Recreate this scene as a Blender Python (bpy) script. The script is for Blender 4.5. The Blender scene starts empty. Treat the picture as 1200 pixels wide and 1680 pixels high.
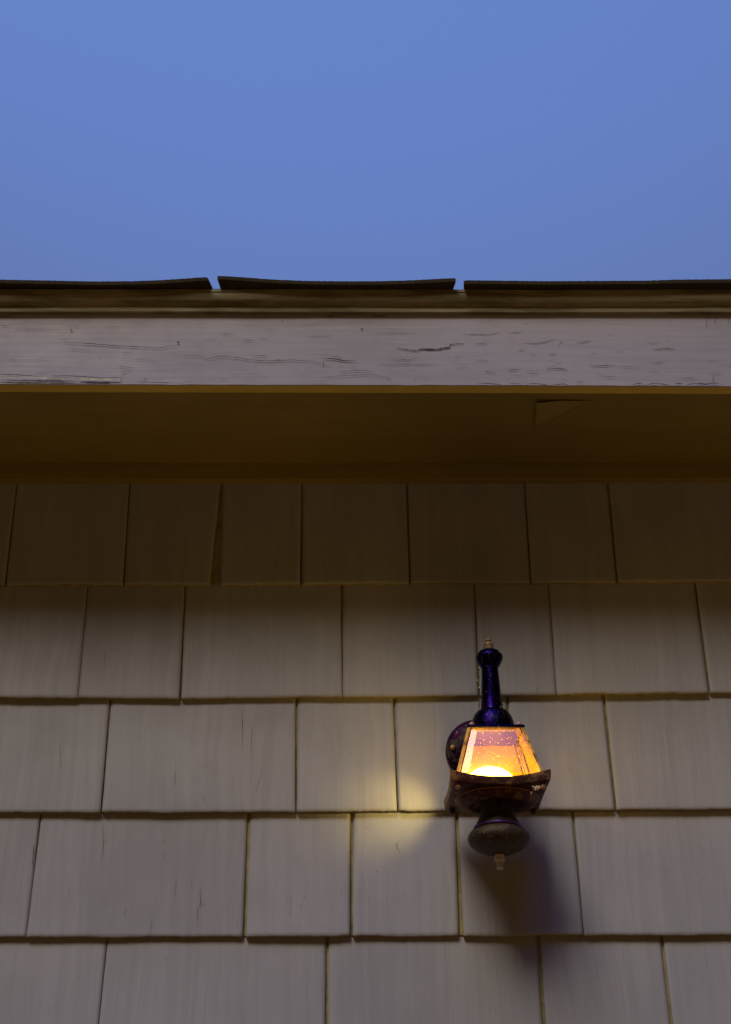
import bpy, bmesh, math, random
from mathutils import Vector, Matrix, noise
R = math.radians
S = bpy.context.scene
COL = S.collection
random.seed(7)

# ------------------------------------------------------------------ camera
TH, PS, RO = R(28.0), R(1.31239), R(0.648735)
EYE = Vector((0, -2.28167581, 1.5))
RX = Vector((math.cos(PS), -math.sin(PS), 0))
FH = Vector((math.sin(PS), math.cos(PS), 0))
FW = FH*math.cos(TH) + Vector((0, 0, math.sin(TH)))
UP = -FH*math.sin(TH) + Vector((0, 0, math.cos(TH)))
RX2 = RX*math.cos(RO) - UP*math.sin(RO)
UP2 = RX*math.sin(RO) + UP*math.cos(RO)
FPX = 2500.0
cd = bpy.data.cameras.new('camera')
cam = bpy.data.objects.new('camera', cd)
COL.objects.link(cam)
m3 = Matrix((RX2, UP2, -FW)).transposed()
cam.matrix_world = Matrix.Translation(EYE) @ m3.to_4x4()
cd.sensor_fit = 'HORIZONTAL'; cd.sensor_width = 24.0
cd.lens = FPX/1200*24.0
cd.clip_start = 0.05; cd.clip_end = 500
S.camera = cam

# ------------------------------------------------------------------ sky and sun
SUN_EL, SUN_AZ = R(49.5), R(24)          # azimuth: degrees to the left of straight behind the camera
w = bpy.data.worlds.new('World'); S.world = w; w.use_nodes = True
nt = w.node_tree; nt.nodes.clear()
out = nt.nodes.new('ShaderNodeOutputWorld'); bg = nt.nodes.new('ShaderNodeBackground')
sky = nt.nodes.new('ShaderNodeTexSky'); sky.sky_type = 'NISHITA'; sky.sun_disc = False
sky.sun_elevation = SUN_EL; sky.sun_rotation = R(180) + SUN_AZ
sky.air_density = 1.0; sky.dust_density = 0.3; sky.ozone_density = 1.6
tc = nt.nodes.new('ShaderNodeTexCoord'); sx = nt.nodes.new('ShaderNodeSeparateXYZ')
nt.links.new(tc.outputs['Generated'], sx.inputs[0])
cr = nt.nodes.new('ShaderNodeMapRange'); cr.interpolation_type = 'SMOOTHSTEP'
cr.inputs['From Min'].default_value = 0.58; cr.inputs['From Max'].default_value = 0.97
dt = nt.nodes.new('ShaderNodeVectorMath'); dt.operation = 'DOT_PRODUCT'     # the glow sits on the horizon behind the camera
nt.links.new(tc.outputs['Generated'], dt.inputs[0]); dt.inputs[1].default_value = (0, .34, .94)
nt.links.new(dt.outputs['Value'], cr.inputs['Value'])
tint = nt.nodes.new('ShaderNodeMix'); tint.data_type = 'RGBA'; tint.blend_type = 'MULTIPLY'
tint.inputs['Factor'].default_value = 1.0
SKY_TINT = (1.60, 1.64, 2.24)
tint.inputs['B'].default_value = (*SKY_TINT, 1)
nt.links.new(sky.outputs[0], tint.inputs['A'])
mx = nt.nodes.new('ShaderNodeMix'); mx.data_type = 'RGBA'
mx.inputs['A'].default_value = (0.32, 0.168, 0.0, 1)       # dusk glow low on the horizon
nt.links.new(cr.outputs[0], mx.inputs['Factor'])
nt.links.new(tint.outputs['Result'], mx.inputs['B'])
d2 = nt.nodes.new('ShaderNodeVectorMath'); d2.operation = 'DOT_PRODUCT'      # blue fill patch added high behind the camera to cool the lower wall
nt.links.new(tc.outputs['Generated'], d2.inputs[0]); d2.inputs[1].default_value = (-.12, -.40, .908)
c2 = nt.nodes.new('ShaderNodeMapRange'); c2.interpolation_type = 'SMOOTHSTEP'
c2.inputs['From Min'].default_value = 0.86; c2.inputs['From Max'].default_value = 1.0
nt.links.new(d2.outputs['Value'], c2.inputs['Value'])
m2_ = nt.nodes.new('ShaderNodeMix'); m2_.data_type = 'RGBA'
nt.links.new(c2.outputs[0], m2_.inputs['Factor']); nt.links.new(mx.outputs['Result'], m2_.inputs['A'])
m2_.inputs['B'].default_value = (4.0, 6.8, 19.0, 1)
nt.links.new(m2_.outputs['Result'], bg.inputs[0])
bg.inputs[1].default_value = 0.115
nt.links.new(bg.outputs[0], out.inputs[0])

sl = bpy.data.lights.new('sun', 'SUN'); sl.energy = 1.62; sl.angle = R(21); sl.color = (1.0, 0.89, 0.50)
sun = bpy.data.objects.new('sun', sl); COL.objects.link(sun)
sd = Vector((math.sin(SUN_AZ)*math.cos(SUN_EL), math.cos(SUN_AZ)*math.cos(SUN_EL), -math.sin(SUN_EL)))
sun.rotation_euler = sd.to_track_quat('-Z', 'Y').to_euler()
sun.location = (-3, -8, 9)

S.view_settings.view_transform = 'Standard'; S.view_settings.look = 'None'
S.view_settings.exposure = 0.0; S.view_settings.gamma = 1.0
S.render.engine = 'CYCLES'
S.cycles.max_bounces = 8; S.cycles.transparent_max_bounces = 12

# ------------------------------------------------------------------ helpers
def ray(px, py):
    u0, v0 = px-600.0, 840.0-py
    return (RX2*u0 + UP2*v0 + FW*FPX)
def at(px, py, y):
    """point on the upright plane at distance y from the wall"""
    d = ray(px, py); t = (y-EYE.y)/d.y
    return EYE + d*t
def at_z(px, py, z):
    d = ray(px, py); t = (z-EYE.z)/d.z
    return EYE + d*t

def link(name, bm, mats, parent=None, smooth=False, bevel=0, autosmooth=False):
    me = bpy.data.meshes.new(name)
    bmesh.ops.recalc_face_normals(bm, faces=bm.faces)
    bm.to_mesh(me); bm.free()
    if not isinstance(mats, (list, tuple)): mats = [mats]
    for m in mats: me.materials.append(m)
    if smooth:
        for p in me.polygons: p.use_smooth = True
    o = bpy.data.objects.new(name, me); COL.objects.link(o)
    if parent: o.parent = parent; o.matrix_parent_inverse = Matrix.Translation(-Vector(parent.location))
    if bevel:
        b = o.modifiers.new('bevel', 'BEVEL'); b.width = bevel; b.segments = 2; b.limit_method = 'ANGLE'
    if autosmooth:
        try: me.set_sharp_from_angle(angle=R(35))
        except Exception: pass
    return o
def thing(name, label, cat, loc, group=None):
    o = bpy.data.objects.new(name, None); COL.objects.link(o); o.location = loc
    o.empty_display_size = 0.1
    o['label'] = label; o['category'] = cat
    if group: o['group'] = group
    return o
def box(bm, x0, x1, y0, y1, z0, z1, mi=0):
    v = [bm.verts.new(p) for p in ((x0,y0,z0),(x1,y0,z0),(x1,y1,z0),(x0,y1,z0),(x0,y0,z1),(x1,y0,z1),(x1,y1,z1),(x0,y1,z1))]
    for f in ((0,3,2,1),(4,5,6,7),(0,1,5,4),(1,2,6,5),(2,3,7,6),(3,0,4,7)):
        bm.faces.new([v[i] for i in f]).material_index = mi
def lathe(bm, prof, cx, cy, n=48, mi=0):
    rings = []
    for r, z in prof:
        if r < 1e-6: rings.append([bm.verts.new((cx, cy, z))])
        else: rings.append([bm.verts.new((cx+r*math.cos(2*math.pi*k/n), cy+r*math.sin(2*math.pi*k/n), z)) for k in range(n)])
    for a, b in zip(rings, rings[1:]):
        for k in range(n):
            k2 = (k+1) % n
            q = [a[k % len(a)], a[k2 % len(a)], b[k2 % len(b)], b[k % len(b)]]
            u = []
            for t in q:
                if t not in u: u.append(t)
            if len(u) > 2: bm.faces.new(u).material_index = mi
def tube(bm, pts, r, n=8, mi=0):
    pts = [Vector(p) for p in pts]; rings = []
    for i, p in enumerate(pts):
        d = (pts[min(i+1, len(pts)-1)] - pts[max(i-1, 0)]).normalized()
        a = d.orthogonal().normalized() if i == 0 else (rings_a - d*rings_a.dot(d)).normalized()
        rings_a = a; b = d.cross(a)
        rr = r[i] if isinstance(r, (list, tuple)) else r
        rings.append([bm.verts.new(p + (a*math.cos(2*math.pi*k/n) + b*math.sin(2*math.pi*k/n))*rr) for k in range(n)])
    for a, b in zip(rings, rings[1:]):
        for k in range(n): bm.faces.new((a[k], a[(k+1) % n], b[(k+1) % n], b[k])).material_index = mi
    bm.faces.new(rings[0][::-1]).material_index = mi; bm.faces.new(rings[-1]).material_index = mi
def ball(bm, c, r, sq=1.0, mi=0):
    n0 = len(bm.verts)
    lathe(bm, [(r*math.sin(math.pi*k/10), c[2]-r*sq*math.cos(math.pi*k/10)) if 0 < k < 10 else (0, c[2]-r*sq*math.cos(math.pi*k/10)) for k in range(11)], c[0], c[1], 16, mi)

# ------------------------------------------------------------------ materials
class NB:
    def __init__(s, name):
        s.m = bpy.data.materials.new(name); s.m.use_nodes = True
        s.t = s.m.node_tree; s.t.nodes.clear()
        s.out = s.n('ShaderNodeOutputMaterial')
        s.tc = s.n('ShaderNodeTexCoord')
    def n(s, k): return s.t.nodes.new(k)
    def l(s, a, b): s.t.links.new(a, b)
    def map(s, scale, rot=(0,0,0), loc=(0,0,0)):
        m = s.n('ShaderNodeMapping'); m.inputs['Scale'].default_value = scale
        m.inputs['Rotation'].default_value = rot; m.inputs['Location'].default_value = loc
        s.l(s.tc.outputs['Object'], m.inputs[0]); return m.outputs[0]
    def noise(s, vec, sc=1.0, det=4, rough=.55, dist=0.0):
        x = s.n('ShaderNodeTexNoise'); x.inputs['Scale'].default_value = sc; x.inputs['Detail'].default_value = det
        x.inputs['Roughness'].default_value = rough; x.inputs['Distortion'].default_value = dist
        s.l(vec, x.inputs['Vector']); return x.outputs[0]
    def ramp(s, v, a, b, lo=0.0, hi=1.0):
        x = s.n('ShaderNodeMapRange'); x.interpolation_type = 'SMOOTHSTEP'
        x.inputs['From Min'].default_value = a; x.inputs['From Max'].default_value = b
        x.inputs['To Min'].default_value = lo; x.inputs['To Max'].default_value = hi
        s.l(v, x.inputs['Value']); return x.outputs[0]
    def math(s, op, a, b=None):
        x = s.n('ShaderNodeMath'); x.operation = op
        for i, q in enumerate((a, b)):
            if q is None: continue
            if isinstance(q, (int, float)): x.inputs[i].default_value = q
            else: s.l(q, x.inputs[i])
        return x.outputs[0]
    def mix(s, f, a, b, mode='MIX'):
        x = s.n('ShaderNodeMix'); x.data_type = 'RGBA'; x.blend_type = mode
        for k, q in (('Factor', f), ('A', a), ('B', b)):
            if isinstance(q, (int, float)): x.inputs[k].default_value = q
            elif isinstance(q, tuple): x.inputs[k].default_value = (*q, 1)
            else: s.l(q, x.inputs[k])
        return x.outputs['Result']
    def bump(s, h, st, dist=.001):
        x = s.n('ShaderNodeBump'); x.inputs['Strength'].default_value = st; x.inputs['Distance'].default_value = dist
        s.l(h, x.inputs['Height']); return x.outputs[0]
    def bsdf(s, col, rough=.6, metal=0.0, nor=None, spec=.5):
        p = s.n('ShaderNodeBsdfPrincipled')
        for k, q in (('Base Color', col), ('Roughness', rough), ('Metallic', metal), ('Specular IOR Level', spec)):
            if isinstance(q, tuple): p.inputs[k].default_value = (*q, 1)
            elif isinstance(q, (int, float)): p.inputs[k].default_value = q
            else: s.l(q, p.inputs[k])
        if nor is not None: s.l(nor, p.inputs['Normal'])
        s.l(p.outputs[0], s.out.inputs[0]); return p

def painted_wood(name, base, axis='z', dirt=(.22,.17,.09), stain=0.0, hair=1.0, tone_attr=False, bs=.6):
    b = NB(name)
    if axis == 'z': sc = (260, 60, 9);  sc2 = (90, 30, 3.2); crk = (60, 20, 7)
    else:           sc = (9, 60, 260);  sc2 = (3.2, 30, 90); crk = (7, 20, 60)
    # the grain wanders: warp the coordinates with slow noise
    wv = b.n('ShaderNodeTexNoise'); wv.inputs['Scale'].default_value = 5.0; wv.inputs['Detail'].default_value = 2
    b.l(b.tc.outputs['Object'], wv.inputs['Vector'])
    wm = b.n('ShaderNodeVectorMath'); wm.operation = 'MULTIPLY_ADD'
    b.l(wv.outputs['Color'], wm.inputs[0]); wm.inputs[1].default_value = (.03, 0, .012) if axis == 'z' else (.02, 0, .012)
    b.l(b.tc.outputs['Object'], wm.inputs[2])
    def mp(scale, loc=(0,0,0)):
        m = b.n('ShaderNodeMapping'); m.inputs['Scale'].default_value = scale; m.inputs['Location'].default_value = loc
        b.l(wm.outputs[0], m.inputs[0]); return m.outputs[0]
    g1 = b.noise(mp(sc), 1, 3, .6); g2 = b.noise(mp(sc2), 1, 3, .6)
    big = b.noise(b.map((4,4,4)), 1, 3); mid = b.noise(b.map((22,22,22)), 1, 4)
    fine = b.noise(b.map((700,700,700)), 1, 2)
    # hairline cracks: thin band of a stretched noise, only in patches
    cn = b.noise(mp(crk, (3,1,2)), 1, 5, .62)
    band = b.math('ABSOLUTE', b.math('SUBTRACT', cn, .5))
    line = b.ramp(band, .0005, .005, 1, 0)
    patch = b.ramp(b.noise(b.map((9,9,14), loc=(5,2,1)), 1, 2), .60, .68)
    patch2 = b.ramp(b.noise(mp((sc2[0]*.7, 10, sc2[2]*2.2)), 1, 2), .50, .56)
    cr_ = b.math('MULTIPLY', b.math('MULTIPLY', line, patch), b.math('MULTIPLY', patch2, hair))
    tone = b.ramp(b.math('ADD', b.math('MULTIPLY', big, .6), b.math('MULTIPLY', g2, .4)), .36, .64, .90, 1.07)
    if tone_attr:
        at_ = b.n('ShaderNodeAttribute'); at_.attribute_name = 'tone'
        tone = b.math('MULTIPLY', tone, at_.outputs['Fac'])
    tc_ = b.n('ShaderNodeCombineXYZ')
    for i in range(3): b.l(tone, tc_.inputs[i])
    c = b.mix(1.0, base, tc_.outputs[0], 'MULTIPLY')
    c = b.mix(b.math('MULTIPLY', b.ramp(mid, .55, .75), .22), c, tuple(x*y for x, y in zip(base, (.82,.80,.74))))
    sp = b.ramp(b.noise(b.map((150,150,150), loc=(1,7,3)), 1, 2), .735, .76)
    c = b.mix(b.math('MULTIPLY', sp, .7), c, dirt)
    if stain:
        sn = b.ramp(b.noise(b.map((7,12,60)), 1, 4, .6), .42, .62)
        c = b.mix(b.math('MULTIPLY', sn, stain), c, (.10,.075,.02))
    c = b.mix(b.math('MULTIPLY', cr_, .8), c, tuple(x*.4 for x in dirt))
    h = b.math('ADD', b.math('MULTIPLY', g1, .45), b.math('ADD', b.math('MULTIPLY', g2, 1.1), b.math('MULTIPLY', fine, .12)))
    h = b.math('SUBTRACT', h, b.math('MULTIPLY', cr_, 1.2))
    b.bsdf(c, b.ramp(mid, .3, .7, .5, .68), 0, b.bump(h, bs, .0011), .35)
    return b.m

PAINT = (.345, .338, .470)
M = {}
M['siding'] = painted_wood('painted_shingle', PAINT, 'z', hair=.35, tone_attr=True)
M['fascia'] = painted_wood('painted_board', (.395,.372,.56), 'x', hair=.35, bs=.35)
M['moulding'] = painted_wood('stained_moulding', (.30,.265,.20), 'x', stain=.75)
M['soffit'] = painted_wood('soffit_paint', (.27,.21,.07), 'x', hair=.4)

M['under'] = painted_wood('bounce_tinted_underside', (.66,.52,.12), 'x', hair=.6)  # warm bounce off the ground painted into the fascia's underside colour
M['flap'] = painted_wood('lifted_paint', (.32,.255,.095), 'x', hair=0)
def simple(name, col, rough=.7, metal=0, bumpsc=0, bs=.4, var=.25, spec=.5):
    b = NB(name)
    n = b.noise(b.map((60,60,60)), 1, 5, .65)
    c = b.mix(b.ramp(n, .3, .7), tuple(x*(1-var) for x in col), tuple(min(1, x*(1+var)) for x in col))
    nor = b.bump(b.noise(b.map((bumpsc,)*3), 1, 4), bs, .0006) if bumpsc else None
    b.bsdf(c, rough, metal, nor, spec); return b.m
M['crack'] = simple('bare_wood_crack', (.055,.035,.012), .9)
M['split'] = simple('hairline_split', (.13,.11,.08), .9)
M['barewood'] = simple('bare_wood', (.12,.08,.03), .9, bumpsc=300)
M['flake'] = simple('loose_paint_chip', (.50,.46,.46), .6, bumpsc=200)
M['backing'] = simple('weathered_backing', (.30,.25,.13), .85, bumpsc=200)
M['roof'] = simple('asphalt_shingle', (.036,.025,.010), .95, bumpsc=900, bs=.9)
M['ground'] = simple('dry_soil', (.20,.10,.010), 1.0, bumpsc=30)

def lamp_metal(name, base, rust, rust_amt, speck, rough=.32, metal=1.0, lo=.5, var=(1.2,.95,.9)):
    b = NB(name)
    n1 = b.noise(b.map((45,45,45)), 1, 5, .65); n2 = b.noise(b.map((28,28,28), loc=(4,4,4)), 1, 3)
    dust = b.ramp(b.noise(b.map((560,560,560)), 1, 2), .675, .72)
    c = b.mix(b.ramp(n1, .35, .7), base, tuple(x*.55 for x in base))
    c = b.mix(b.ramp(n2, .4, .65), c, (base[0]*var[0], base[1]*var[1], base[2]*var[2]))
    rm = b.math('MULTIPLY', b.ramp(n1, lo, lo+.15), rust_amt)
    c = b.mix(rm, c, rust)
    dm = b.math('MULTIPLY', dust, speck)
    c = b.mix(dm, c, (.55,.45,.36))
    met = b.math('MULTIPLY', b.math('SUBTRACT', 1.0, b.math('MAXIMUM', rm, dm)), metal)
    h = b.math('ADD', b.math('MULTIPLY', n1, .8), b.math('MULTIPLY', b.noise(b.map((260,)*3), 1, 3), .4))
    b.bsdf(c, b.ramp(n1, .3, .7, rough, rough+.2), met, b.bump(h, .5, .0008)); return b.m
M['stack'] = lamp_metal('violet_black_metal', (.004,.002,.065), (.008,.004,.005), .6, .8, rough=.24, lo=.56, var=(1.9,.8,.8))
M['plate'] = lamp_metal('dark_purple_metal', (.016,.004,.022), (.022,.008,.009), .8, .6, rough=.42, lo=.45)
M['pan'] = lamp_metal('rusted_pan_metal', (.055,.016,.016), (.21,.085,.018), 1.0, .9, rough=.45, metal=.7, lo=.49)
M['bell'] = lamp_metal('sooty_bell_metal', (.035,.02,.03), (.048,.034,.024), .9, 1.8, rough=.5, metal=.3, lo=.42)
M['brass'] = lamp_metal('tarnished_brass', (.30,.22,.13), (.15,.12,.08), .7, .2, rough=.45, metal=.3)
M['pewter'] = lamp_metal('pewter_finial_metal', (.62,.60,.62), (.45,.42,.40), .7, .5, rough=.5, metal=.0)
M['copper_bead'] = lamp_metal('rusty_bead_metal', (.26,.11,.04), (.05,.02,.01), .9, .5, rough=.4, metal=.4)
M['collar'] = lamp_metal('violet_collar_metal', (.20,.09,.62), (.08,.04,.05), .5, .6, rough=.3)
M['copper'] = lamp_metal('copper_nut_metal', (.62,.36,.28), (.30,.15,.10), .5, .3, rough=.35, metal=.25)
M['post'] = lamp_metal('brass_post_metal', (.50,.30,.06), (.10,.05,.01), .8, .2, rough=.4, metal=.6)

def glass(name, dust, tintc=(1,.93,.72), spec_amt=.02, gc=(.80,.62,1)):
    b = NB(name)
    tr = b.n('ShaderNodeBsdfTransparent'); tr.inputs[0].default_value = (*tintc, 1)
    gl = b.n('ShaderNodeBsdfGlossy'); gl.inputs['Roughness'].default_value = .06; gl.inputs[0].default_value = (*gc, 1)
    tl = b.n('ShaderNodeBsdfTranslucent'); tl.inputs[0].default_value = (1,.55,.03,1)
    df = b.n('ShaderNodeBsdfDiffuse'); df.inputs[0].default_value = (.7,.5,.3,1)
    fr = b.n('ShaderNodeFresnel'); fr.inputs[0].default_value = 1.5
    m1 = b.n('ShaderNodeMixShader'); b.l(b.math('ADD', b.math('MULTIPLY', fr.outputs[0], .7), spec_amt), m1.inputs[0])
    b.l(tr.outputs[0], m1.inputs[1]); b.l(gl.outputs[0], m1.inputs[2])
    sm = b.ramp(b.noise(b.map((35,35,20)), 1, 4), .3, .75, dust*.5, dust*1.5)
    spk = b.ramp(b.noise(b.map((480,480,480)), 1, 2), .655, .70, 0, .9)
    m2 = b.n('ShaderNodeMixShader'); b.l(sm, m2.inputs[0]); b.l(m1.outputs[0], m2.inputs[1]); b.l(tl.outputs[0], m2.inputs[2])
    ad = b.n('ShaderNodeAddShader'); b.l(tl.outputs[0], ad.inputs[0]); b.l(df.outputs[0], ad.inputs[1])
    m3_ = b.n('ShaderNodeMixShader'); b.l(spk, m3_.inputs[0]); b.l(m2.outputs[0], m3_.inputs[1]); b.l(ad.outputs[0], m3_.inputs[2])
    b.l(m3_.outputs[0], b.out.inputs[0]); return b.m
M['glass'] = glass('dusty_glass', .045)
M['glass_edge'] = glass('bevelled_glass_edge', .20)
M['glass_side'] = glass('dusty_side_glass', .06, (1,.97,.85), .0, (.30,.16,.03))

b = NB('bulb_glow'); em = b.n('ShaderNodeEmission'); em.inputs[0].default_value = (1,.66,.10,1); em.inputs[1].default_value = 18.0
b.l(em.outputs[0], b.out.inputs[0]); M['bulb'] = b.m
b = NB('reflector_violet_sheen')
sz = b.n('ShaderNodeSeparateXYZ'); b.l(b.tc.outputs['Object'], sz.inputs[0])
nn = b.noise(b.map((30,30,14)), 1, 4)
hz = b.math('ADD', sz.outputs['Z'], b.math('MULTIPLY', b.math('SUBTRACT', nn, .5), .05))
c = b.mix(b.ramp(hz, 2.225, 2.255), b.mix(b.ramp(b.noise(b.map((75,75,9), loc=(3,3,3)), 1, 2), .42, .6), (.62,.37,.006), (.55,.30,.05)), (.45,.22,.40))  # violet reflection in the glass painted onto the reflector's upper band
b.bsdf(c, .35, .35, b.bump(nn, .5, .001)); M['reflector'] = b.m
M['hood_sheen'] = simple('painted_violet_sheen', (.02,.009,.55), .45, bumpsc=120)  # violet reflection under the hood, put into the base colour
M['web'] = simple('spider_silk', (.75,.6,.45), .6)

# ------------------------------------------------------------------ ground
bm = bmesh.new()
n = 24
vs = [[bm.verts.new((-150+300*i/n, -150+300*j/n, 0)) for i in range(n+1)] for j in range(n+1)]
for j in range(n):
    for i in range(n): bm.faces.new((vs[j][i], vs[j][i+1], vs[j+1][i+1], vs[j+1][i]))
g = link('ground', bm, M['ground']); g['kind'] = 'structure'

# ------------------------------------------------------------------ house
XL, XR = -3.0, 3.6
house = thing('house', 'weathered house with grey painted shingle siding, cracked fascia board and dark roof edge', 'house', (0, 2, 0))

YF = -.022          # how far the butt of a shingle stands off the wall
def lerp(a, b, t): return a + (b-a)*t
def zline(pts, y):
    P = [at(px, py, y) for px, py in pts]
    def f(x):
        if x <= P[0].x: a, b = P[0], P[1]
        elif x >= P[-1].x: a, b = P[-2], P[-1]
        else:
            for a, b in zip(P, P[1:]):
                if a.x <= x <= b.x: break
        t = (x-a.x)/(b.x-a.x); t = max(-.6, min(1.6, t))
        return a.z + (b.z-a.z)*t
    return f
# lower edge of each course (photo rows), from under the eave downwards
butts = [zline([(0,959),(300,959),(600,957),(1200,954)], YF),
         zline([(0,1145),(300,1146),(600,1143),(900,1140),(1200,1137)], YF),
         zline([(0,1333),(350,1333),(600,1331),(900,1329),(1200,1328)], YF),
         zline([(0,1538),(400,1537),(600,1536),(1200,1534)], YF)]
E_ = .187
for k in range(11):
    butts.append(lambda x, k=k: butts[3](x) - E_*(k+1) + .002*math.sin(x*1.3+k))
JO = [  # joints: x,y at top; x,y at bottom; width at top, width at bottom (photo pixels)
 [((27,800),(9,955),2,3),((213,795),(203,955),2.5,3),((364,800),(353,955),3,19),((496,800),(494,955),2,4),((668,800),(673,950),3.5,3),((861,795),(871,950),3,2.5),((998,795),(1013,950),4,3)],
 [((144,965),(128,1143),1.6,.8),((304,965),(296,1143),2.5,3.5),((561,965),(562,1143),5,1.0),((779,965),(787,1143),1.2,3.5),((901,965),(914,1140),1.6,.6),((1142,965),(1165,1140),3.5,3.5)],
 [((181,1152),(166,1332),3.5,2.2),((487,1152),(486,1330),4.5,3),((647,1150),(653,1330),4,3.2),((833,1148),(841,1330),4,4),((992,1147),(1011,1330),4,3.2)],
 [((66,1345),(43,1537),2.5,.7),((408,1345),(401,1537),5.5,5.5),((577,1340),(577,1537),6,5),((750,1340),(757,1535),4.5,8),((941,1338),(958,1534),3.5,1.2)],
 [((175,1550),(156,1740),1.8,1.0),((537,1548),(536,1740),5.5,5),((884,1546),(897,1740),6,5),((1087,1545),(1110,1740),5,4)],
]
TW = {(0,2): None}
bm = bmesh.new()
rng = random.Random(3)
tone_l = bm.faces.layers.float.new('tone')
def shingle(x0b, x1b, x0t, x1t, zb, ztop_f, course, bend=None):
    """one tapered board: corners in x at bottom and top, zb(x) is its lower edge"""
    tn = rng.uniform(.94, 1.05); f0 = len(bm.faces)
    wob0 = rng.uniform(-.0012, .0012); wob1 = rng.uniform(-.0012, .0012); bow = rng.uniform(-.0012, .0014)
    sag = rng.uniform(-.0012, .0012)
    nx = max(8, int((x1b-x0b)/.005)); s0 = rng.uniform(0, 100)
    zr = [0, .0012, .006, .02, .05, .09, .13, .17]
    nz = len(zr)
    grid = []
    for j in range(nz+1):
        row = []
        for i in range(nx+1):
            t = i/nx
            xb = lerp(x0b, x1b, t); zbot = zb(xb) + sag*(t-.5)
            ztop = ztop_f(xb) + .02
            zz = zbot + zr[j] if j < nz else ztop
            q = min(1, (zz-zbot)/(ztop-zbot))
            x = lerp(xb, lerp(x0t, x1t, t), q)
            if i in (0, nx) : x += .0006*noise.noise(Vector((s0, zz*60, i)))
            y = lerp(YF + lerp(wob0, wob1, t) + bow*math.sin(math.pi*t)*(1-q), -.0120, q)
            if j == 0:
                zz += .0011*noise.noise(Vector((x*170, s0, 0))) + .0008*noise.noise(Vector((x*500, s0, 0))) + .0018*noise.noise(Vector((x*14, s0, 3)))
                y += .0014
            if j == 1:
                zz += .0008*noise.noise(Vector((x*170, s0, 0))) + .0018*noise.noise(Vector((x*14, s0, 3)))
                y += .0002 + .0005*noise.noise(Vector((x*300, s0, 5)))
            if i in (0, nx): y += .0009
            row.append(bm.verts.new((x, y, zz)))
        grid.append(row)
    for j in range(nz):
        for i in range(nx):
            f = bm.faces.new((grid[j][i], grid[j][i+1], grid[j+1][i+1], grid[j+1][i])); f.smooth = True; f[tone_l] = tn
    # underside (butt) and edges, with their own back row
    back = [bm.verts.new((v.co.x, -.0030, v.co.z + .0015)) for v in grid[0]]
    for i in range(nx): bm.faces.new((back[i], back[i+1], grid[0][i+1], grid[0][i])).material_index = 1
    for side in (0, -1):
        pv = back[side]
        for j in range(nz):
            a, b2 = grid[j][side], grid[j+1][side]
            nv = bm.verts.new((b2.co.x, -.0030, b2.co.z))
            bm.faces.new((pv, a, b2, nv)).material_index = 1; pv = nv
ncourse = len(butts)
def ztop_of(k):
    if k == 0:
        return zline([(0,787),(600,787),(1200,786)], -.01)
    return butts[k-1]
for k in range(ncourse):
    zb = butts[k]
    zt = ztop_of(k)
    js = []
    if k < len(JO):
        for (tx, ty), (bx, by), wt, wb in JO[k]:
            T = at(tx, ty, -.0135); B = at(bx, by, YF)
            # extend the joint line from its measured ends to the real ends of the course
            sl_ = (T.x-B.x)/(T.z-B.z)
            zbb = zb(B.x); ztt = zt(T.x)+.02
            js.append((B.x + sl_*(zbb-B.z), T.x + sl_*(ztt-T.z), wb*.00092, wt*.00088))
        js.sort()
    else:
        x = XL + rng.uniform(.1, .25)
        while x < XR-.1:
            d = rng.uniform(-.006, .006); js.append((x, x+d, .003, .003)); x += rng.uniform(.13, .29)
    # carry on outside the frame
    if k < len(JO):
        x = min(js[0][0] - rng.uniform(.16, .26), -.56)
        while x > XL+.1:
            js.insert(0, (x, x+rng.uniform(-.005,.005), .003, .003)); x -= rng.uniform(.13, .28)
        x = max(js[-1][0] + rng.uniform(.17, .26), .68)
        while x < XR-.1:
            js.append((x, x+rng.uniform(-.005,.005), .003, .003)); x += rng.uniform(.13, .28)
    prev = (XL, XL, 0, 0)
    for j in js + [(XR, XR, 0, 0)]:
        shingle(prev[0]+prev[2]/2, j[0]-j[2]/2, prev[1]+prev[3]/2, j[1]-j[3]/2, zb, zt, k)
        prev = j
# what shows in the joints: the course beneath
for k in range(ncourse):
    zb, zt = butts[k], ztop_of(k)
    n = 24
    for i in range(n):
        xa, xb = lerp(XL, XR, i/n), lerp(XL, XR, (i+1)/n)
        v = [bm.verts.new(p) for p in ((xa,-.0150,zb(xa)+.0025),(xb,-.0150,zb(xb)+.0025),(xb,-.0085,zt(xb)+.015),(xa,-.0085,zt(xa)+.015))]
        bm.faces.new(v).material_index = 1
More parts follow.
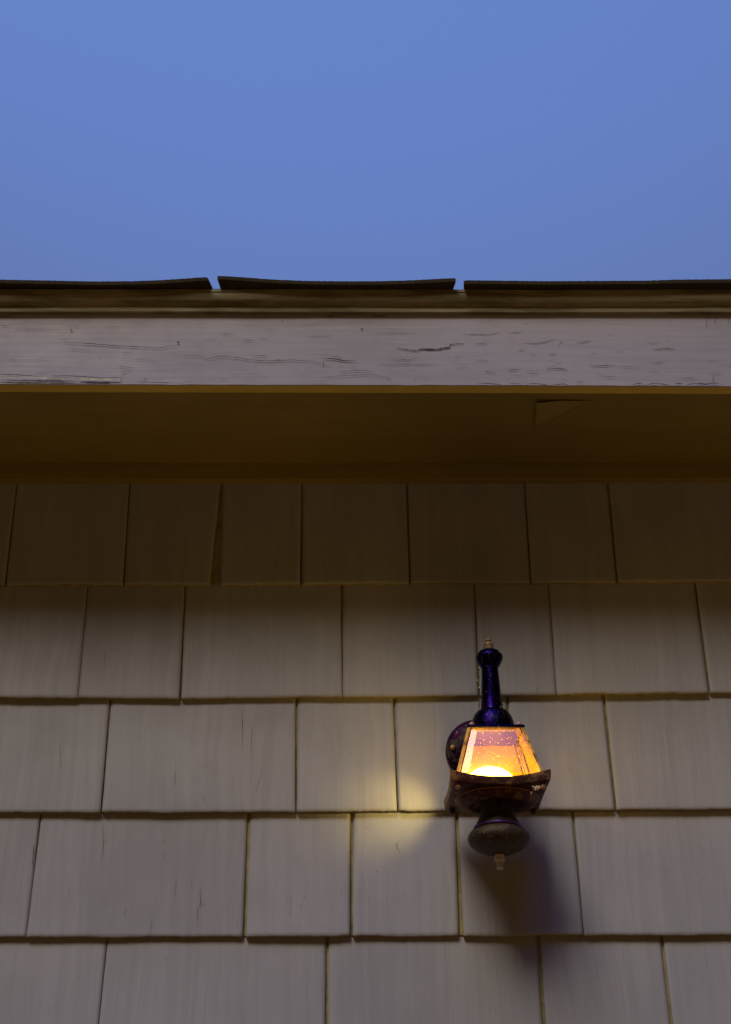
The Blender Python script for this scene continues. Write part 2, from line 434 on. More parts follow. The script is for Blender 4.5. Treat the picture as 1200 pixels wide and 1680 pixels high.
# fine splits in the boards: (photo points, width px)
def ribbon(pts, wpx, y, off, mi, taper=True):
    P = []
    for a, b2 in zip(pts, pts[1:]):
        nseg = max(2, int(math.dist(a, b2)/5))
        for s in range(nseg): P.append((lerp(a[0], b2[0], s/nseg), lerp(a[1], b2[1], s/nseg)))
    P.append(pts[-1])
    L = []
    for i, p in enumerate(P):
        q = P[min(i+1, len(P)-1)]; o = P[max(i-1, 0)]
        d = Vector((q[0]-o[0], q[1]-o[1])).normalized(); nn_ = Vector((-d.y, d.x))
        t = i/(len(P)-1)
        wv_ = wpx*(.35+.65*math.sin(math.pi*min(1, max(0, t)))) if taper else wpx
        wv_ *= rng.uniform(.6, 1.3)/2*.8
        jx, jy = rng.uniform(-.35,.35), rng.uniform(-.35,.35)
        yy = y(p[1]) if callable(y) else y
        L.append((at(p[0]+jx+nn_.x*wv_, p[1]+jy+nn_.y*wv_, yy), at(p[0]+jx-nn_.x*wv_, p[1]+jy-nn_.y*wv_, yy)))
    V = [(bm.verts.new(a+Vector((0,-off,0))), bm.verts.new(b2+Vector((0,-off,0)))) for a, b2 in L]
    for a, b2 in zip(V, V[1:]): bm.faces.new((a[0], a[1], b2[1], b2[0])).material_index = mi
def face_y(rowtop, rowbot):
    return lambda py: lerp(YF, -.0130, (rowbot-py)/(rowbot-rowtop)) - .0016
fyD, fyC, fyB = face_y(1340, 1537), face_y(1150, 1331), face_y(960, 1143)
for pts, wd, fy in [
  ([(331,1455),(328,1462),(329,1483),(324,1492),(323,1512)], .9, fyD), ([(327,1484),(338,1484)], .8, fyD),
  ([(250,1505),(247,1520),(245,1533)], .6, fyD), ([(270,1400),(268,1412)], .6, fyD), ([(314,1440),(313,1458)], .6, fyD),
  ([(168,1350),(170,1385),(166,1415)], .6, fyD), ([(290,1435),(286,1475)], .5, fyD), ([(168,1380),(178,1380)], .6, fyD),
  ([(55,1385),(53,1420)], 1.3, fyD), ([(203,1500),(207,1490)], .6, fyD),
  ([(397,1160),(398,1215),(396,1228)], .7, fyC), ([(414,1190),(411,1238)], .6, fyC), ([(288,1265),(286,1290)], .5, fyC),
  ([(98,1220),(99,1265)], .5, fyC), ([(430,1262),(420,1300)], .6, fyC),
  ([(653,1382),(651,1390),(657,1399)], .8, fyD), ([(648,1390),(655,1378)], .6, fyD),
  ([(91,1042),(94,1050)], .8, fyB), ([(172,1068),(170,1100)], .5, fyB), ([(881,1128),(882,1142)], .8, fyB)]:
    ribbon(pts, wd, fy, 0, 2)
siding = link('siding', bm, [M['siding'], M['backing'], M['split']], house, autosmooth=False)
# body of the house behind the shingles
bm = bmesh.new()
box(bm, XL+.01, XR-.01, -.002, 4.0, .0, 2.90)
link('wall', bm, M['backing'], house)

# fascia
FY = -.293
fz = zline([(0,631),(300,631.5),(600,632.5),(1200,634)], FY)
ftop = zline([(0,508),(600,508),(1200,508)], FY)
bm = bmesh.new(); nx = 1300
rows = []
for i in range(nx+1):
    x = lerp(XL-.25, XR+.25, i/nx); zb = fz(x); zt = ftop(x)+.03
    wob = .0018*noise.noise(Vector((x*2.2, 3, 0))) + .0008*noise.noise(Vector((x*30, 8, 0))) + .0004*noise.noise(Vector((x*160, 8, 0)))
    cup = .0012*noise.noise(Vector((x*1.5, 0, 9)))
    rows.append([bm.verts.new(p) for p in ((x, FY+.021, zb+wob*.6), (x, FY+.0012, zb+wob), (x, FY, zb+wob+.0012), (x, FY-.0006+cup, (zb+zt)/2), (x, FY, zt), (x, FY+.021, zt))])
for a, b2 in zip(rows, rows[1:]):
    for j in range(6):
        f = bm.faces.new((a[j], b2[j], b2[(j+1) % 6], a[(j+1) % 6]))
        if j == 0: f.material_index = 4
bm.faces.new(rows[0][::-1]); bm.faces.new(rows[-1])
rng = random.Random(11)
big = [
 ([(650,570),(660,572),(685,575.5),(690,572.5),(720,573),(727,571),(738,570),(739,565),(752,563.5),(762,564)], 2.4),
 ([(105,560.5),(140,563),(190,567),(230,569),(262,570.5),(290,566)], 1.3),
 ([(300,584),(328,583),(340,589),(360,584),(385,586),(410,590),(440,592),(480,590),(510,592),(545,602)], 1.0),
 ([(530,589),(545,588),(560,591),(588,592.5)], 1.6), ([(531,591),(530,602)], .9),
 ([(555,610),(580,608),(600,607),(612,610)], .9), ([(535,618),(570,616),(605,614),(620,616),(640,620)], .8),
 ([(654,588),(670,591),(683,587)], .9), ([(625,597),(650,598),(680,597),(720,598)], .8), ([(540,584),(562,586)], .9),
 ([(905,605),(920,604),(932,606)], 1.4), ([(968,600),(985,600),(1000,599),(1012,600)], 1.2),
 ([(1072,574),(1090,571),(1108,572)], 1.3), ([(795,609),(815,612)], 1.2), ([(832,607),(850,606)], .9),
 ([(858,562),(880,563),(900,560),(910,556)], .9), ([(917,567),(921,560),(924,562)], 1.0), ([(945,563),(970,559)], .9),
 ([(25,540),(60,540),(100,541)], .7), ([(0,533),(15,535)], .8), ([(360,547),(385,548)], 1.0), ([(395,559),(418,558)], .7),
 ([(110,571),(150,575)], .7), ([(190,600),(222,604)], .7), ([(500,552),(545,551)], .6), ([(620,546),(680,546)], .6),
 ([(760,548),(800,549),(822,545)], .9), ([(836,546),(858,544)], .8), ([(780,563),(800,564)], .7), ([(850,575),(862,573)], .7),
 ([(902,582),(912,580)], 1.0), ([(1060,563),(1080,562)], .6), ([(1075,594),(1092,594)], .6), ([(410,584),(440,583)], 1.0),
 ([(0,614),(30,615),(62,617)], 1.5), ([(85,616),(130,617),(165,620),(198,619),(201,625)], 1.4), ([(200,614),(206,615)], .8),
 ([(205,626),(250,627),(300,629)], 1.1), ([(0,623),(60,624),(120,625),(128,628)], 1.8), ([(120,629),(170,629),(203,627)], 1.4),
 ([(780,628),(800,629),(825,631)], 1.5), ([(836,629),(855,630)], 1.4), ([(862,632),(870,629),(888,630),(905,633)], 1.4),
 ([(905,631),(925,630),(935,633)], 1.4), ([(945,626),(960,626)], 1.0), ([(1040,631),(1045,629),(1055,629)], 1.8),
 ([(1058,632),(1072,629),(1090,630),(1100,632)], 1.8), ([(1108,629),(1120,629)], 1.8), ([(1125,632),(1140,629),(1160,630),(1172,628),(1186,631)], 2.0),
 ([(1172,626),(1170,617)], .8), ([(1160,519),(1160,538)], .7), ([(1175,520),(1173,530)], .6), ([(1195,518),(1196,530)], .6),
 ([(1100,518),(1100,528)], .5), ([(535,519),(550,518)], 1.3), ([(612,518.5),(632,518.5)], 1.3), ([(0,519),(20,518)], 1.0),
]
for pts, wd in big: ribbon(pts, wd, FY-.0022, 0, 1)
for _ in range(95):     # short checks scattered along the board
    px = rng.uniform(-60, 1260); py = rng.choice([rng.uniform(525, 625), rng.uniform(590, 626)]); L_ = rng.uniform(6, 30)
    ribbon([(px, py), (px+L_*.5, py+rng.uniform(-1.5,1.5)), (px+L_, py+rng.uniform(-2,2))], rng.uniform(.3, .62), FY-.0022, 0, 1)
for px, py, s in [(117,541,1.6),(292,561,1.8),(594,539,1.6),(463,526,1),(680,620,1.2),(204,582,.8),(238,621,1.4),(163,586,.9)]:
    ribbon([(px-s, py), (px, py+.3), (px+s, py)], s*1.4, FY-.0022, 0, 1, False)
for pts, wd in [([(0,618.5),(60,620),(130,621)],2.4), ([(130,621.5),(165,622.5),(197,622.5)],5.5)]: ribbon(pts, wd, FY-.0030, 0, 2)
for pts, wd in [([(0,627.5),(40,628),(75,629)],3.2), ([(40,631),(70,631)],3.5), ([(80,629),(122,628.5)],2.6)]: ribbon(pts, wd, FY-.0024, 0, 3)
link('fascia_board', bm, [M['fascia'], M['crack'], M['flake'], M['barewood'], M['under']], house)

# crown moulding: one profile run along the eave
prof = [(.0005, 516), (.0095, 512.3), (.0108, 511), (.0112, 507), (.0108, 503.4), (.0112, 501.8), (.0150, 499.6), (.0190, 496.6), (.0225, 492.5), (.0250, 487.5), (.0262, 482.5), (.0262, 479.5), (.0278, 478.6), (.0280, 474.6)]
prof = [(u*.72, py) for u, py in prof]
bm = bmesh.new(); nx = 900; prev = None
dz = zline([(0,474),(350,474),(600,474.5),(900,475.3),(1200,474.6)], FY-.0202)
z0 = dz(at(600,474.5,FY).x)
for i in range(nx+1):
    x = lerp(XL-.26, XR+.26, i/nx)
    pts = []
    for j, (u, py) in enumerate(prof):
        z = at(600, py, FY-u).z + (dz(x)-z0)
        nv = .0006*noise.noise(Vector((x*9, j*.4, 1))) + .0003*noise.noise(Vector((x*70, j*.9, 4)))
        pts.append((x, FY-u+nv*.5, z + (nv if j else 0)))
    pts.append((x, FY+.02, pts[-1][2])); pts.append((x, FY+.02, pts[0][2]))
    cur = [bm.verts.new(p) for p in pts]
    if prev:
        for j in range(len(cur)):
            k2 = (j+1) % len(cur); f = bm.faces.new((prev[j], cur[j], cur[k2], prev[k2])); f.smooth = 3 < j < 10
    prev = cur
link('crown_moulding', bm, M['moulding'], house)
MZ = at(600, 474.6, FY-.0202).z

# soffit + trim strip where it meets the shingles
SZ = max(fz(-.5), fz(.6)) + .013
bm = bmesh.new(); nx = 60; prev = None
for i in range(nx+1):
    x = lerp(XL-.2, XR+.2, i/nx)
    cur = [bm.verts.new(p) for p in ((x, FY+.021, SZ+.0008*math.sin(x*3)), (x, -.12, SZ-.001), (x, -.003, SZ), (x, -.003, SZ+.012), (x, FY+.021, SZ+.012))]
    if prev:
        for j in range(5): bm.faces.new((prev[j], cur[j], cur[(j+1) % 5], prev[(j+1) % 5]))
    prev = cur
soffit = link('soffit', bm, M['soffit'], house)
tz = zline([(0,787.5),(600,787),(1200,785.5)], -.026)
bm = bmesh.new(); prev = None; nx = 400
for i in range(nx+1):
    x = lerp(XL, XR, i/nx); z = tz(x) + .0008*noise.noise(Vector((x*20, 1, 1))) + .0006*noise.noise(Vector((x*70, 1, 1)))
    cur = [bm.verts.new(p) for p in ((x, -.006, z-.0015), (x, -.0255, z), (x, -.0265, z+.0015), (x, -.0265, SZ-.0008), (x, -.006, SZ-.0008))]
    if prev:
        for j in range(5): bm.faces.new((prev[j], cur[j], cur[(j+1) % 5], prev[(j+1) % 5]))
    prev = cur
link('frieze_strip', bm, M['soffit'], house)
# loose flap of paint curling down from the soffit behind the fascia
bm = bmesh.new()
A_, B_, C_ = at_z(876, 702, SZ), at_z(880, 655, SZ), at_z(968, 656, SZ)
n = 10; gr = []
for i in range(n+1):
    row = []
    for j in range(n+1-i):
        a, c_ = i/n, j/n; b_ = 1-a-c_
        p = A_*a + C_*c_ + B_*b_
        p = p + Vector((0, 0, -.0012 - 0.004*max(0, b_*1.2-.1)*(1-c_) - .002*noise.noise(p*90)))
        p.x += .003*noise.noise(p*60); row.append(bm.verts.new(p))
    gr.append(row)
for i in range(n):
    for j in range(n-i):
        bm.faces.new((gr[i][j], gr[i+1][j], gr[i][j+1]))
        if j < n-i-1: bm.faces.new((gr[i+1][j], gr[i+1][j+1], gr[i][j+1]))
fl = link('peeling_paint', bm, M['flap'], soffit, smooth=True)
fl.matrix_parent_inverse = Matrix.Identity(4)
sm_ = fl.modifiers.new('thick', 'SOLIDIFY'); sm_.thickness = .0008
fl['label'] = 'loose curled flap of peeling paint under the eave'

# roof: deck, and starter course whose curled tabs stick out past the moulding
roof = bpy.data.objects.new('roof', None); COL.objects.link(roof); roof.parent = house
roof.location = (0, 0, 0); roof.matrix_parent_inverse = Matrix.Translation(-Vector(house.location))
SL = math.tan(R(19))
bm = bmesh.new()
y0r = FY-.020; zr0 = MZ+.0005
def rz(y): return zr0 + (y-y0r)*SL
v = [bm.verts.new(p) for p in ((XL-.3,y0r,rz(y0r)),(XR+.3,y0r,rz(y0r)),(XR+.3,2.0,rz(2.0)),(XL-.3,2.0,rz(2.0)))]
bm.faces.new(v)
v2 = [bm.verts.new(p) for p in ((XL-.3,2.0,rz(2.0)),(XR+.3,2.0,rz(2.0)),(XR+.3,4.3,rz(-.3)),(XL-.3,4.3,rz(-.3)))]
bm.faces.new(v2)
def ro_link(name, bm, mat):
    o = link(name, bm, mat); o.parent = roof; o.matrix_parent_inverse = Matrix.Identity(4); return o
ro_link('roof_deck', bm, M['roof'])
tabs = [  # silhouette of the outer top edge, photo pixels; first and last give the slanted ends
 [(-40,457),(0,458.5),(80,460),(150,461.5),(220,461),(260,459.5),(300,457),(335,454.5),(341,455)],
 [(357,452.5),(375,453),(410,455.5),(450,458.5),(500,460.5),(560,461.2),(620,461),(670,459.8),(715,457.5),(744,456),(748,457)],
 [(761,461),(766,459.5),(830,460.3),(900,461),(980,460.5),(1060,460.2),(1110,458.5),(1200,457.8),(1240,457)]]
bm = bmesh.new(); rng = random.Random(5)
UO = FY-.0202-.013
def tab(P, xb0, xb1):
    pts = [at(px, py, UO) for px, py in P]
    x0, x1 = pts[0].x, pts[-1].x; nx = max(20, int((x1-x0)/.0025)); prev = None
    for i in range(nx+1):
        x = lerp(x0, x1, i/nx)
        for a, b2 in zip(pts, pts[1:]):
            if a.x <= x+1e-9 <= b2.x+1e-6: break
        z = lerp(a.z, b2.z, (x-a.x)/(b2.x-a.x)) + .0007*noise.noise(Vector((x*260, 2, 0))) + .0006*noise.noise(Vector((x*700, 2, 0)))
        xb = lerp(xb0, xb1, i/nx)
        yj = UO + .0008*noise.noise(Vector((x*300, 7, 0)))
        cur = [bm.verts.new(p) for p in ((x, yj+.0006, z-.0062), (x, yj, z), (xb, FY-.012, MZ+.0075+.1*max(0, z-MZ-.012)), (xb, FY+.12, rz(FY+.12)+.006), (xb, FY+.12, rz(FY+.12)+.0012), (xb, FY-.0192, MZ+.0012))]
        if prev:
            for j in range(6): bm.faces.new((prev[j], cur[j], cur[(j+1) % 6], prev[(j+1) % 6]))
        else: bm.faces.new(cur)
        prev = cur
    bm.faces.new(prev[::-1])
zgap = lambda px: at(px, 473, FY-.0202).x
lx = at(-40,457,UO).x
tab(tabs[0], lx, zgap(348.5)); tab(tabs[1], zgap(362), zgap(744)); rx_ = at(1240,457,UO).x
tab(tabs[2], zgap(762), rx_)
x = lx-.010; 
while x > XL-.2:
    w_ = .33; z = at(0,459,UO).z
    def tb(xa, xb):
        cur = None
        vv = [[bm.verts.new(p) for p in ((xx, UO, z-.004),(xx, UO, z+.0015),(xx, FY-.012, MZ+.0075),(xx, FY+.12, rz(FY+.12)+.006),(xx, FY+.12, rz(FY+.12)+.0012),(xx, FY-.0192, MZ+.0012))] for xx in (xa, xb)]
        for j in range(6): bm.faces.new((vv[0][j], vv[1][j], vv[1][(j+1) % 6], vv[0][(j+1) % 6]))
        bm.faces.new(vv[0]); bm.faces.new(vv[1][::-1])
    tb(x-w_, x); x -= w_+.01
x = rx_+.010
while x < XR+.2: tb(x, x+.33); x += .34
# courses further up the slope
yy = FY+.085
while yy < 1.95:
    x = XL-.3 + rng.uniform(0, .2)
    while x < XR+.3:
        x2 = min(x+.32, XR+.3)
        za, zb_ = rz(yy)+.011+rng.uniform(0,.002), rz(yy+.16)+.002
        v = [bm.verts.new(p) for p in ((x,yy,za),(x2,yy,za),(x2,yy+.16,zb_),(x,yy+.16,zb_),(x,yy,za-.004),(x2,yy,za-.004))]
        bm.faces.new(v[:4]); bm.faces.new((v[0],v[1],v[5],v[4])); x = x2+.008
    yy += .14
ro_link('roof_shingles', bm, M['roof'])

# ------------------------------------------------------------------ wall lantern
LX, LY = .2355, -.130
lamp = thing('wall_lantern', 'old purple black coach lantern with glowing amber glass, mounted on the shingle siding', 'wall lamp', (LX, -.02, at(785,1232,-.03).z))
def Z(py, off=0.0, px=810): return at(px, py, LY+off).z
def part(name, bm, mat, **k): return link(name, bm, mat, lamp, **k)
# escutcheon on the wall
c0 = at(785, 1231, -.030)
bm = bmesh.new()
pr = [(0,.012),(.0500,.012),(.0500,-.008),(.0485,-.0095),(.0455,-.0100),(.0440,-.0125),(.030,-.0165),(.0,-.018)]
n = 64; prev = None
for r, d in pr:
    cur = [bm.verts.new((c0.x+r*math.cos(2*math.pi*k/n), -.022+d, c0.z+r*math.sin(2*math.pi*k/n))) for k in range(n)] if r else [bm.verts.new((c0.x, -.022+d, c0.z))]
    if prev:
        for k in range(n):
            q = []
            for t in (prev[k % len(prev)], prev[(k+1) % len(prev)] , cur[(k+1) % len(cur)], cur[k % len(cur)]):
                if t not in q: q.append(t)
            bm.faces.new(q)
    prev = cur
bp = part('back_plate', bm, M['plate'], smooth=True, autosmooth=True)
for sgn, py in ((-1, 1230), (1, 1230)):
    bm = bmesh.new(); sc_ = at(743, 1227, -.036); ball(bm, (sc_.x if sgn < 0 else 2*c0.x-sc_.x, -.0375, sc_.z), .0042)
    s_ = link('screw', bm, M['copper'], bp, smooth=True); s_.matrix_parent_inverse = bp.matrix_parent_inverse.copy(); s_.matrix_parent_inverse = Matrix.Identity(4)
# arm from the plate to the hood
bm = bmesh.new(); zc = Z(1180)
tube(bm, [(c0.x+.004,-.034,c0.z),(c0.x+.004,-.050,c0.z+.004),(lerp(c0.x,LX,.6),-.066,c0.z+.012),(LX,-.085,zc-.006),(LX,LY,zc-.004)], [.013,.011,.0095,.0095,.010], 16)
part('arm', bm, M['plate'], smooth=True)
# top finial
z1 = Z(1067)
def px2r(w): return w/1111/2
prof_f = [(px2r(15),Z(1068)),(px2r(16.5),Z(1063)),(px2r(16.5),Z(1061)),(px2r(13),Z(1059.5)),(px2r(16),Z(1058.5)),(px2r(15.5),Z(1057)),(px2r(9),Z(1055)),(px2r(6.5),Z(1053.5)),(px2r(10),Z(1051.5)),(px2r(10),Z(1050)),(px2r(7),Z(1048.8)),(0,Z(1048.4))]
bm = bmesh.new(); lathe(bm, prof_f, LX, LY, 28); part('finial', bm, M['brass'], smooth=True, autosmooth=True)
# cap ring
bm = bmesh.new()
lathe(bm, [(0,Z(1067)),(px2r(22),Z(1067)),(px2r(34),Z(1070)),(px2r(36),Z(1072)),(px2r(44),Z(1075.5)),(px2r(46.5),Z(1079)),(px2r(46),Z(1082)),(px2r(40),Z(1088)),(px2r(33),Z(1093)),(px2r(29),Z(1096)),(px2r(27),Z(1097))], LX, LY)
part('cap', bm, M['stack'], smooth=True, autosmooth=True)
# stack
bm = bmesh.new()
lathe(bm, [(px2r(27),Z(1090)),(px2r(28),Z(1097)),(px2r(30),Z(1115)),(px2r(33),Z(1140)),(px2r(37),Z(1163)),(px2r(40),Z(1167)),(px2r(41),Z(1170))], LX, LY)
part('stack', bm, M['stack'], smooth=True, autosmooth=True)
# hood dome
TOPF = at(812, 1192.5, LY-.043).z      # underside level of the top plate front edge
bm = bmesh.new()
zh = TOPF+.004; zt_ = Z(1167); hh = zt_-zh
lathe(bm, [(px2r(36),zt_)] + [(px2r(40)+(.0335-px2r(40))*math.sin(R(a)), zh+hh*math.cos(R(a))**1.0) for a in (8,20,32,45,58,70,80,90)] + [(.0335, zh)], LX, LY)
part('hood', bm, M['stack'], smooth=True, autosmooth=True)
# top plate (square, a little upturned)
bm = bmesh.new(); box(bm, LX-.0425, LX+.0425, LY-.0425, LY+.0425, TOPF, TOPF+.0038)
part('top_plate', bm, M['stack'], bevel=.0008)
nut_spots = [(sx_, sy_) for sx_ in (-1,1) for sy_ in (-1,1)]
for sx_, sy_ in nut_spots:
    bm = bmesh.new(); ball(bm, (LX+sx_*.0345, LY+sy_*.0345, TOPF+.0065), .0044, .9)
    part('cap_nut', bm, M['copper'], smooth=True)
# base pan: square, edges bowed in, corners lifted, with a folded lip and a round dish below
PZ = Z(1305)
HB = .0715
def edge_pt(u, s):       # u in 0..4 round the square; s scale
    k = int(u) % 4; t = u-int(u); a = -1+2*t
    bow = .004*(1-a*a)
    x, y = {0:(a*HB, -(HB-bow)), 1:((HB-bow), a*HB), 2:(-a*HB, HB-bow), 3:(-(HB-bow), -a*HB)}[k]
    lift = .0085*abs(a)**2.0 if k in (0, 2) else .0055+.003*abs(a)**2.0
    if k in (1, 3): x *= (HB-.0018*(1-a*a))/(HB-bow)
    return x*s, y*s, lift
bm = bmesh.new(); N = 96
def ring_sq(s, z, liftk=1.0, blend=0.0, rad=.05):
    out_ = []
    for k in range(N):
        x, y, lf = edge_pt(4*k/N, s)
        if blend:
            a = math.atan2(y, x); x = lerp(x, rad*math.cos(a), blend); y = lerp(y, rad*math.sin(a), blend)
        out_.append(bm.verts.new((LX+x, LY+y, z+lf*liftk)))
    return out_
seq = [ring_sq(.70, PZ+.005, .2), ring_sq(.93, PZ+.005, .8), ring_sq(.985, PZ+.0068, 1.1), ring_sq(1.0, PZ+.0060, 1.1), ring_sq(1.005, PZ+.0030, 1.0), ring_sq(.99, PZ-.0040, .6), ring_sq(.94, PZ-.0052, .3),
       ring_sq(.90, PZ-.0050, .2, .5, .0635), ring_sq(.88, PZ-.0052, 0, 1, .0610), ring_sq(.85, PZ-.0085, 0, 1, .0600), ring_sq(.80, PZ-.0125, 0, 1, .0575), ring_sq(.7, PZ-.0160, 0, 1, .0500), ring_sq(.6, PZ-.0165, 0, 1, .0405), ring_sq(.6, PZ-.0120, 0, 1, .0385), ring_sq(.6, PZ-.0105, 0, 1, .030)]
for a, b2 in zip(seq, seq[1:]):
    for k in range(N): bm.faces.new((a[k], a[(k+1) % N], b2[(k+1) % N], b2[k]))
bm.faces.new(seq[-1])
bm.faces.new(seq[0][::-1])
part('base_pan', bm, M['pan'], smooth=True, autosmooth=True)
bm = bmesh.new()      # raised bead round the dish
lathe(bm, [(.0598+.0013*math.cos(R(a)), PZ-.0068+.0013*math.sin(R(a))) for a in range(0, 361, 45)], LX, LY, 64)
part('bead', bm, M['copper_bead'], smooth=True)
for sx_, sy_ in nut_spots:
    bm = bmesh.new(); q = .0605
    lz = PZ-.0055+.0015
    ball(bm, (LX+sx_*q, LY+sy_*q, lz-.002), .0046)
    part('foot_nut', bm, M['copper'] if sy_ < 0 else M['bell'], smooth=True)
# corner posts between plate and pan
for sx_, sy_ in nut_spots:
    bm = bmesh.new()
    T = Vector((LX+sx_*.0395, LY+sy_*.0395, TOPF)); B = Vector((LX+sx_*.0625, LY+sy_*.0625, PZ+.0065))
    w_ = .0022
    va = [bm.verts.new(T+Vector((a*w_, b2*w_, 0))) for a, b2 in ((-1,-1),(1,-1),(1,1),(-1,1))]
    vb = [bm.verts.new(B+Vector((a*w_, b2*w_, 0))) for a, b2 in ((-1,-1),(1,-1),(1,1),(-1,1))]
    for k in range(4): bm.faces.new((va[k], va[(k+1)%4], vb[(k+1)%4], vb[k]))
    bm.faces.new(va); bm.faces.new(vb[::-1])
    part('corner_post', bm, M['post'], bevel=.0006)
# glass: front, left, right bevelled panes, and the back reflector sheet
def pane(side, name, mat, bev=True):
    bm = bmesh.new()
    th, tb_ = .0370, .0600
    zt0, zb0 = TOPF, PZ+.007
    def P(a, q, d=0):    # a -1..1 across, q 0 bottom..1 top, d outward
        h = lerp(tb_, th, q)-.0022; z = lerp(zb0, zt0, q); o = lerp(.0625, .0395, q)+d
        x, y = {'front':(a*h, -o), 'back':(-a*h, o), 'left':(-o, -a*h), 'right':(o, a*h)}[side]
        return (LX+x, LY+y, z)
    cs = [(-1,0),(1,0),(1,1),(-1,1)]; ins = [(-.80,.09),(.80,.09),(.76,.91),(-.76,.91)]
    if bev:
        o1 = [bm.verts.new(P(a, q, -.0008)) for a, q in cs]; i1 = [bm.verts.new(P(a, q, .0012)) for a, q in ins]
        bm.faces.new(i1)
        for k in range(4): bm.faces.new((o1[k], o1[(k+1)%4], i1[(k+1)%4], i1[k])).material_index = 1
    else:
        v = [bm.verts.new(P(a, q)) for a, q in cs]; bm.faces.new(v)
        v = [bm.verts.new(P(a, q, -.0010)) for a, q in cs]; bm.faces.new(v[::-1])
    return part(name, bm, mat)
pane('front', 'glass_pane', [M['glass'], M['glass_edge']])
pane('left', 'glass_pane', [M['glass_side'], M['glass_side']])
pane('right', 'glass_pane', [M['glass'], M['glass_edge']])
pane('back', 'reflector', M['reflector'], False)
bm = bmesh.new(); box(bm, LX-.036, LX+.036, LY-.036, LY+.036, TOPF-.002, TOPF-.0006)  # sheet added under the top plate to carry the painted violet reflection
part('hood_sheen_sheet', bm, M['hood_sheen'])
# bulb
bm = bmesh.new(); bz = Z(1294); br = .038; bx_ = LX-.009
lathe(bm, [(0,bz+br*.82)] + [(br*1.06*math.sin(R(a)), bz+br*.82*math.cos(R(a))) for a in range(10,180,5) if bz+br*.82*math.cos(R(a)) > PZ+.0058] + [(0, PZ+.0058)], bx_, LY, 40)
part('bulb', bm, M['bulb'], smooth=True)
bl = bpy.data.lights.new('bulb_beam', 'SPOT'); bl.energy = .75; bl.color = (1, .76, .18); bl.spot_size = R(62); bl.spot_blend = 1.0; bl.shadow_soft_size = .012
bo = bpy.data.objects.new('bulb_beam', bl); COL.objects.link(bo); bo.parent = lamp; bo.matrix_parent_inverse = Matrix.Translation(-Vector(lamp.location))
bo.location = (LX-.062, LY-.002, bz+.016)
bo.rotation_euler = (at(650,1330,YF)-Vector(bo.location)).to_track_quat('-Z','Y').to_euler()
# neck + bell
bm = bmesh.new()
lathe(bm, [(px2r(50),PZ-.0100),(px2r(52),Z(1330)),(px2r(57),Z(1339)),(px2r(64),Z(1347)),(px2r(72),Z(1354)),(px2r(77),Z(1358)),(px2r(77.5),Z(1359.5)),(px2r(75),Z(1361)),(px2r(74),Z(1363))], LX, LY)
part('neck', bm, M['bell'], smooth=True, autosmooth=True)
bm = bmesh.new()
lathe(bm, [(px2r(74),Z(1356.0)),(px2r(78),Z(1356.8)),(px2r(80),Z(1358.6)),(px2r(79),Z(1360.4)),(px2r(75),Z(1361.2))], LX, LY)
part('collar', bm, M['collar'], smooth=True)
bm = bmesh.new()
lathe(bm, [(px2r(70),Z(1361.5)),(px2r(76),Z(1362)),(px2r(88),Z(1365.5)),(px2r(97),Z(1371)),(px2r(99.5),Z(1376)),(px2r(98),Z(1380)),(px2r(90),Z(1387)),(px2r(74),Z(1393.5)),(px2r(52),Z(1398.5)),(px2r(32),Z(1401.5)),(px2r(18),Z(1403)),(0,Z(1403))], LX, LY)
part('bell', bm, M['bell'], smooth=True, autosmooth=True)
bm = bmesh.new()
lathe(bm, [(px2r(14),Z(1401)),(px2r(15),Z(1404)),(px2r(16.5),Z(1408)),(px2r(15.5),Z(1409.5)),(px2r(17),Z(1411)),(px2r(16),Z(1412.5)),(px2r(10.5),Z(1414)),(px2r(10),Z(1418)),(px2r(9),Z(1421)),(px2r(11.5),Z(1424)),(px2r(10.5),Z(1426)),(0,Z(1426.5))], LX, LY, 28)
part('finial', bm, M['pewter'], smooth=True, autosmooth=True)

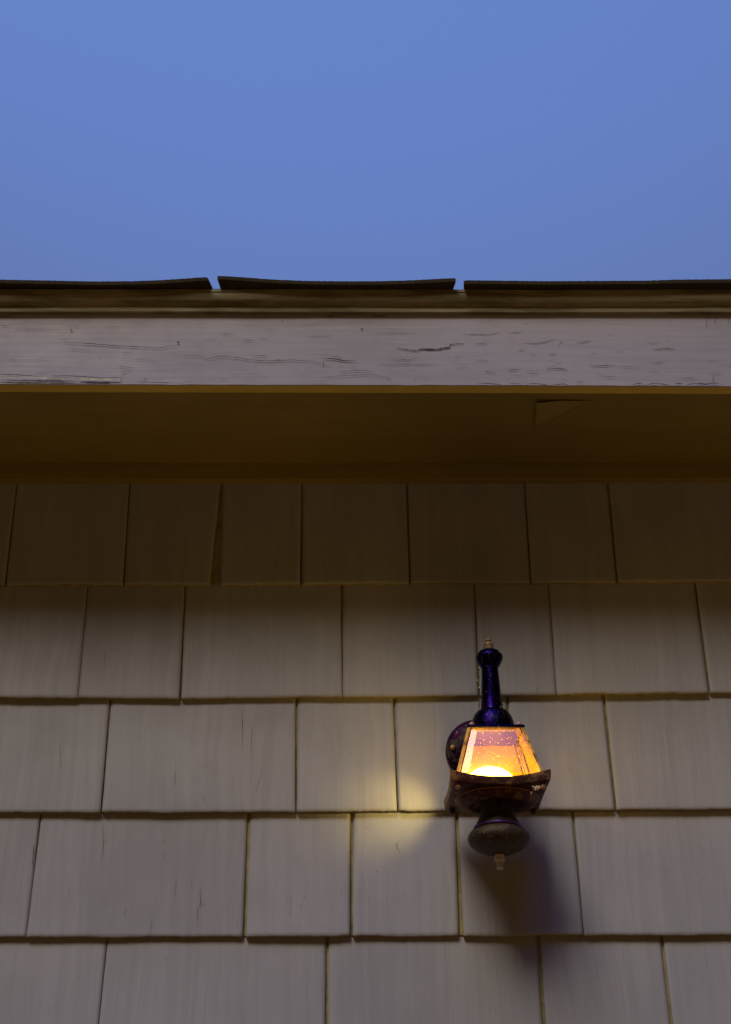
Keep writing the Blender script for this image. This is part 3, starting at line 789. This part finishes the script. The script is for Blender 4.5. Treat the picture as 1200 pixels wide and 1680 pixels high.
# ------------------------------------------------------------------ cobweb caught on the lantern
webs = []
bm = bmesh.new()
def strand(pts, y, r=.00028):
    P = [at(px, py, yy) for (px, py), yy in zip(pts, y)]
    tube(bm, P, r, 5)
strand([(877,1249),(880,1258),(886,1262),(891,1264)], [-.19]*4)
strand([(878,1250),(884,1255),(890,1262),(885,1266)], [-.19]*4)
strand([(888,1258),(893,1264),(889,1268)], [-.19]*3)
webs.append((bm, 'pale loose cobweb threads curling off the right glass edge of the lantern', ''))
bm = bmesh.new()
web_rng = random.Random(2)
for k in range(26):    # clotted silk and dirt hanging behind the stack on its left
    py = 1094 + k*2.9; px = 784.5 + web_rng.uniform(-1.5, 1.5) + k*.06
    p = last if k else at(px, py, -.10); q = at(px+web_rng.uniform(-1,1.5), py+3.6, -.10); last = q
    tube(bm, [p, q], web_rng.uniform(.0003, .0011), 5, web_rng.choice([0, 1, 1]))
webs.append((bm, 'narrow dirty strip of cobweb hanging left of the lantern stack', ''))
bm = bmesh.new()
for k in range(24):
    px, py = 816+web_rng.gauss(4, 5), 1161+web_rng.gauss(0, 2.5)
    p = at(px, py, LY-.012); q = p + Vector((web_rng.uniform(-.004,.004), web_rng.uniform(-.003,.003), web_rng.uniform(-.003,.003)))
    tube(bm, [p, q], web_rng.uniform(.0003, .0009), 5, web_rng.choice([0, 1, 1]))
webs.append((bm, 'brown tuft of cobweb at the foot of the lantern stack', ''))
bm = bmesh.new()
for k in range(16):
    px, py = 881+web_rng.gauss(0, 3.5), 1294+web_rng.gauss(0, 2.0)
    p = at(px, py, LY-.066); q = p + Vector((web_rng.uniform(-.003,.003), web_rng.uniform(-.002,.002), web_rng.uniform(-.003,.003)))
    tube(bm, [p, q], web_rng.uniform(.0004, .0011), 5, 0)
webs.append((bm, 'small clot of cobweb and seed fluff on the front right corner of the lantern pan', 'clotted'))
for bm_, lab, _k in webs:
    cw = link('cobweb', bm_, [M['web'], M['crack']])
    cw['label'] = lab; cw['category'] = 'cobweb'; cw['group'] = 'cobwebs caught on the lantern'
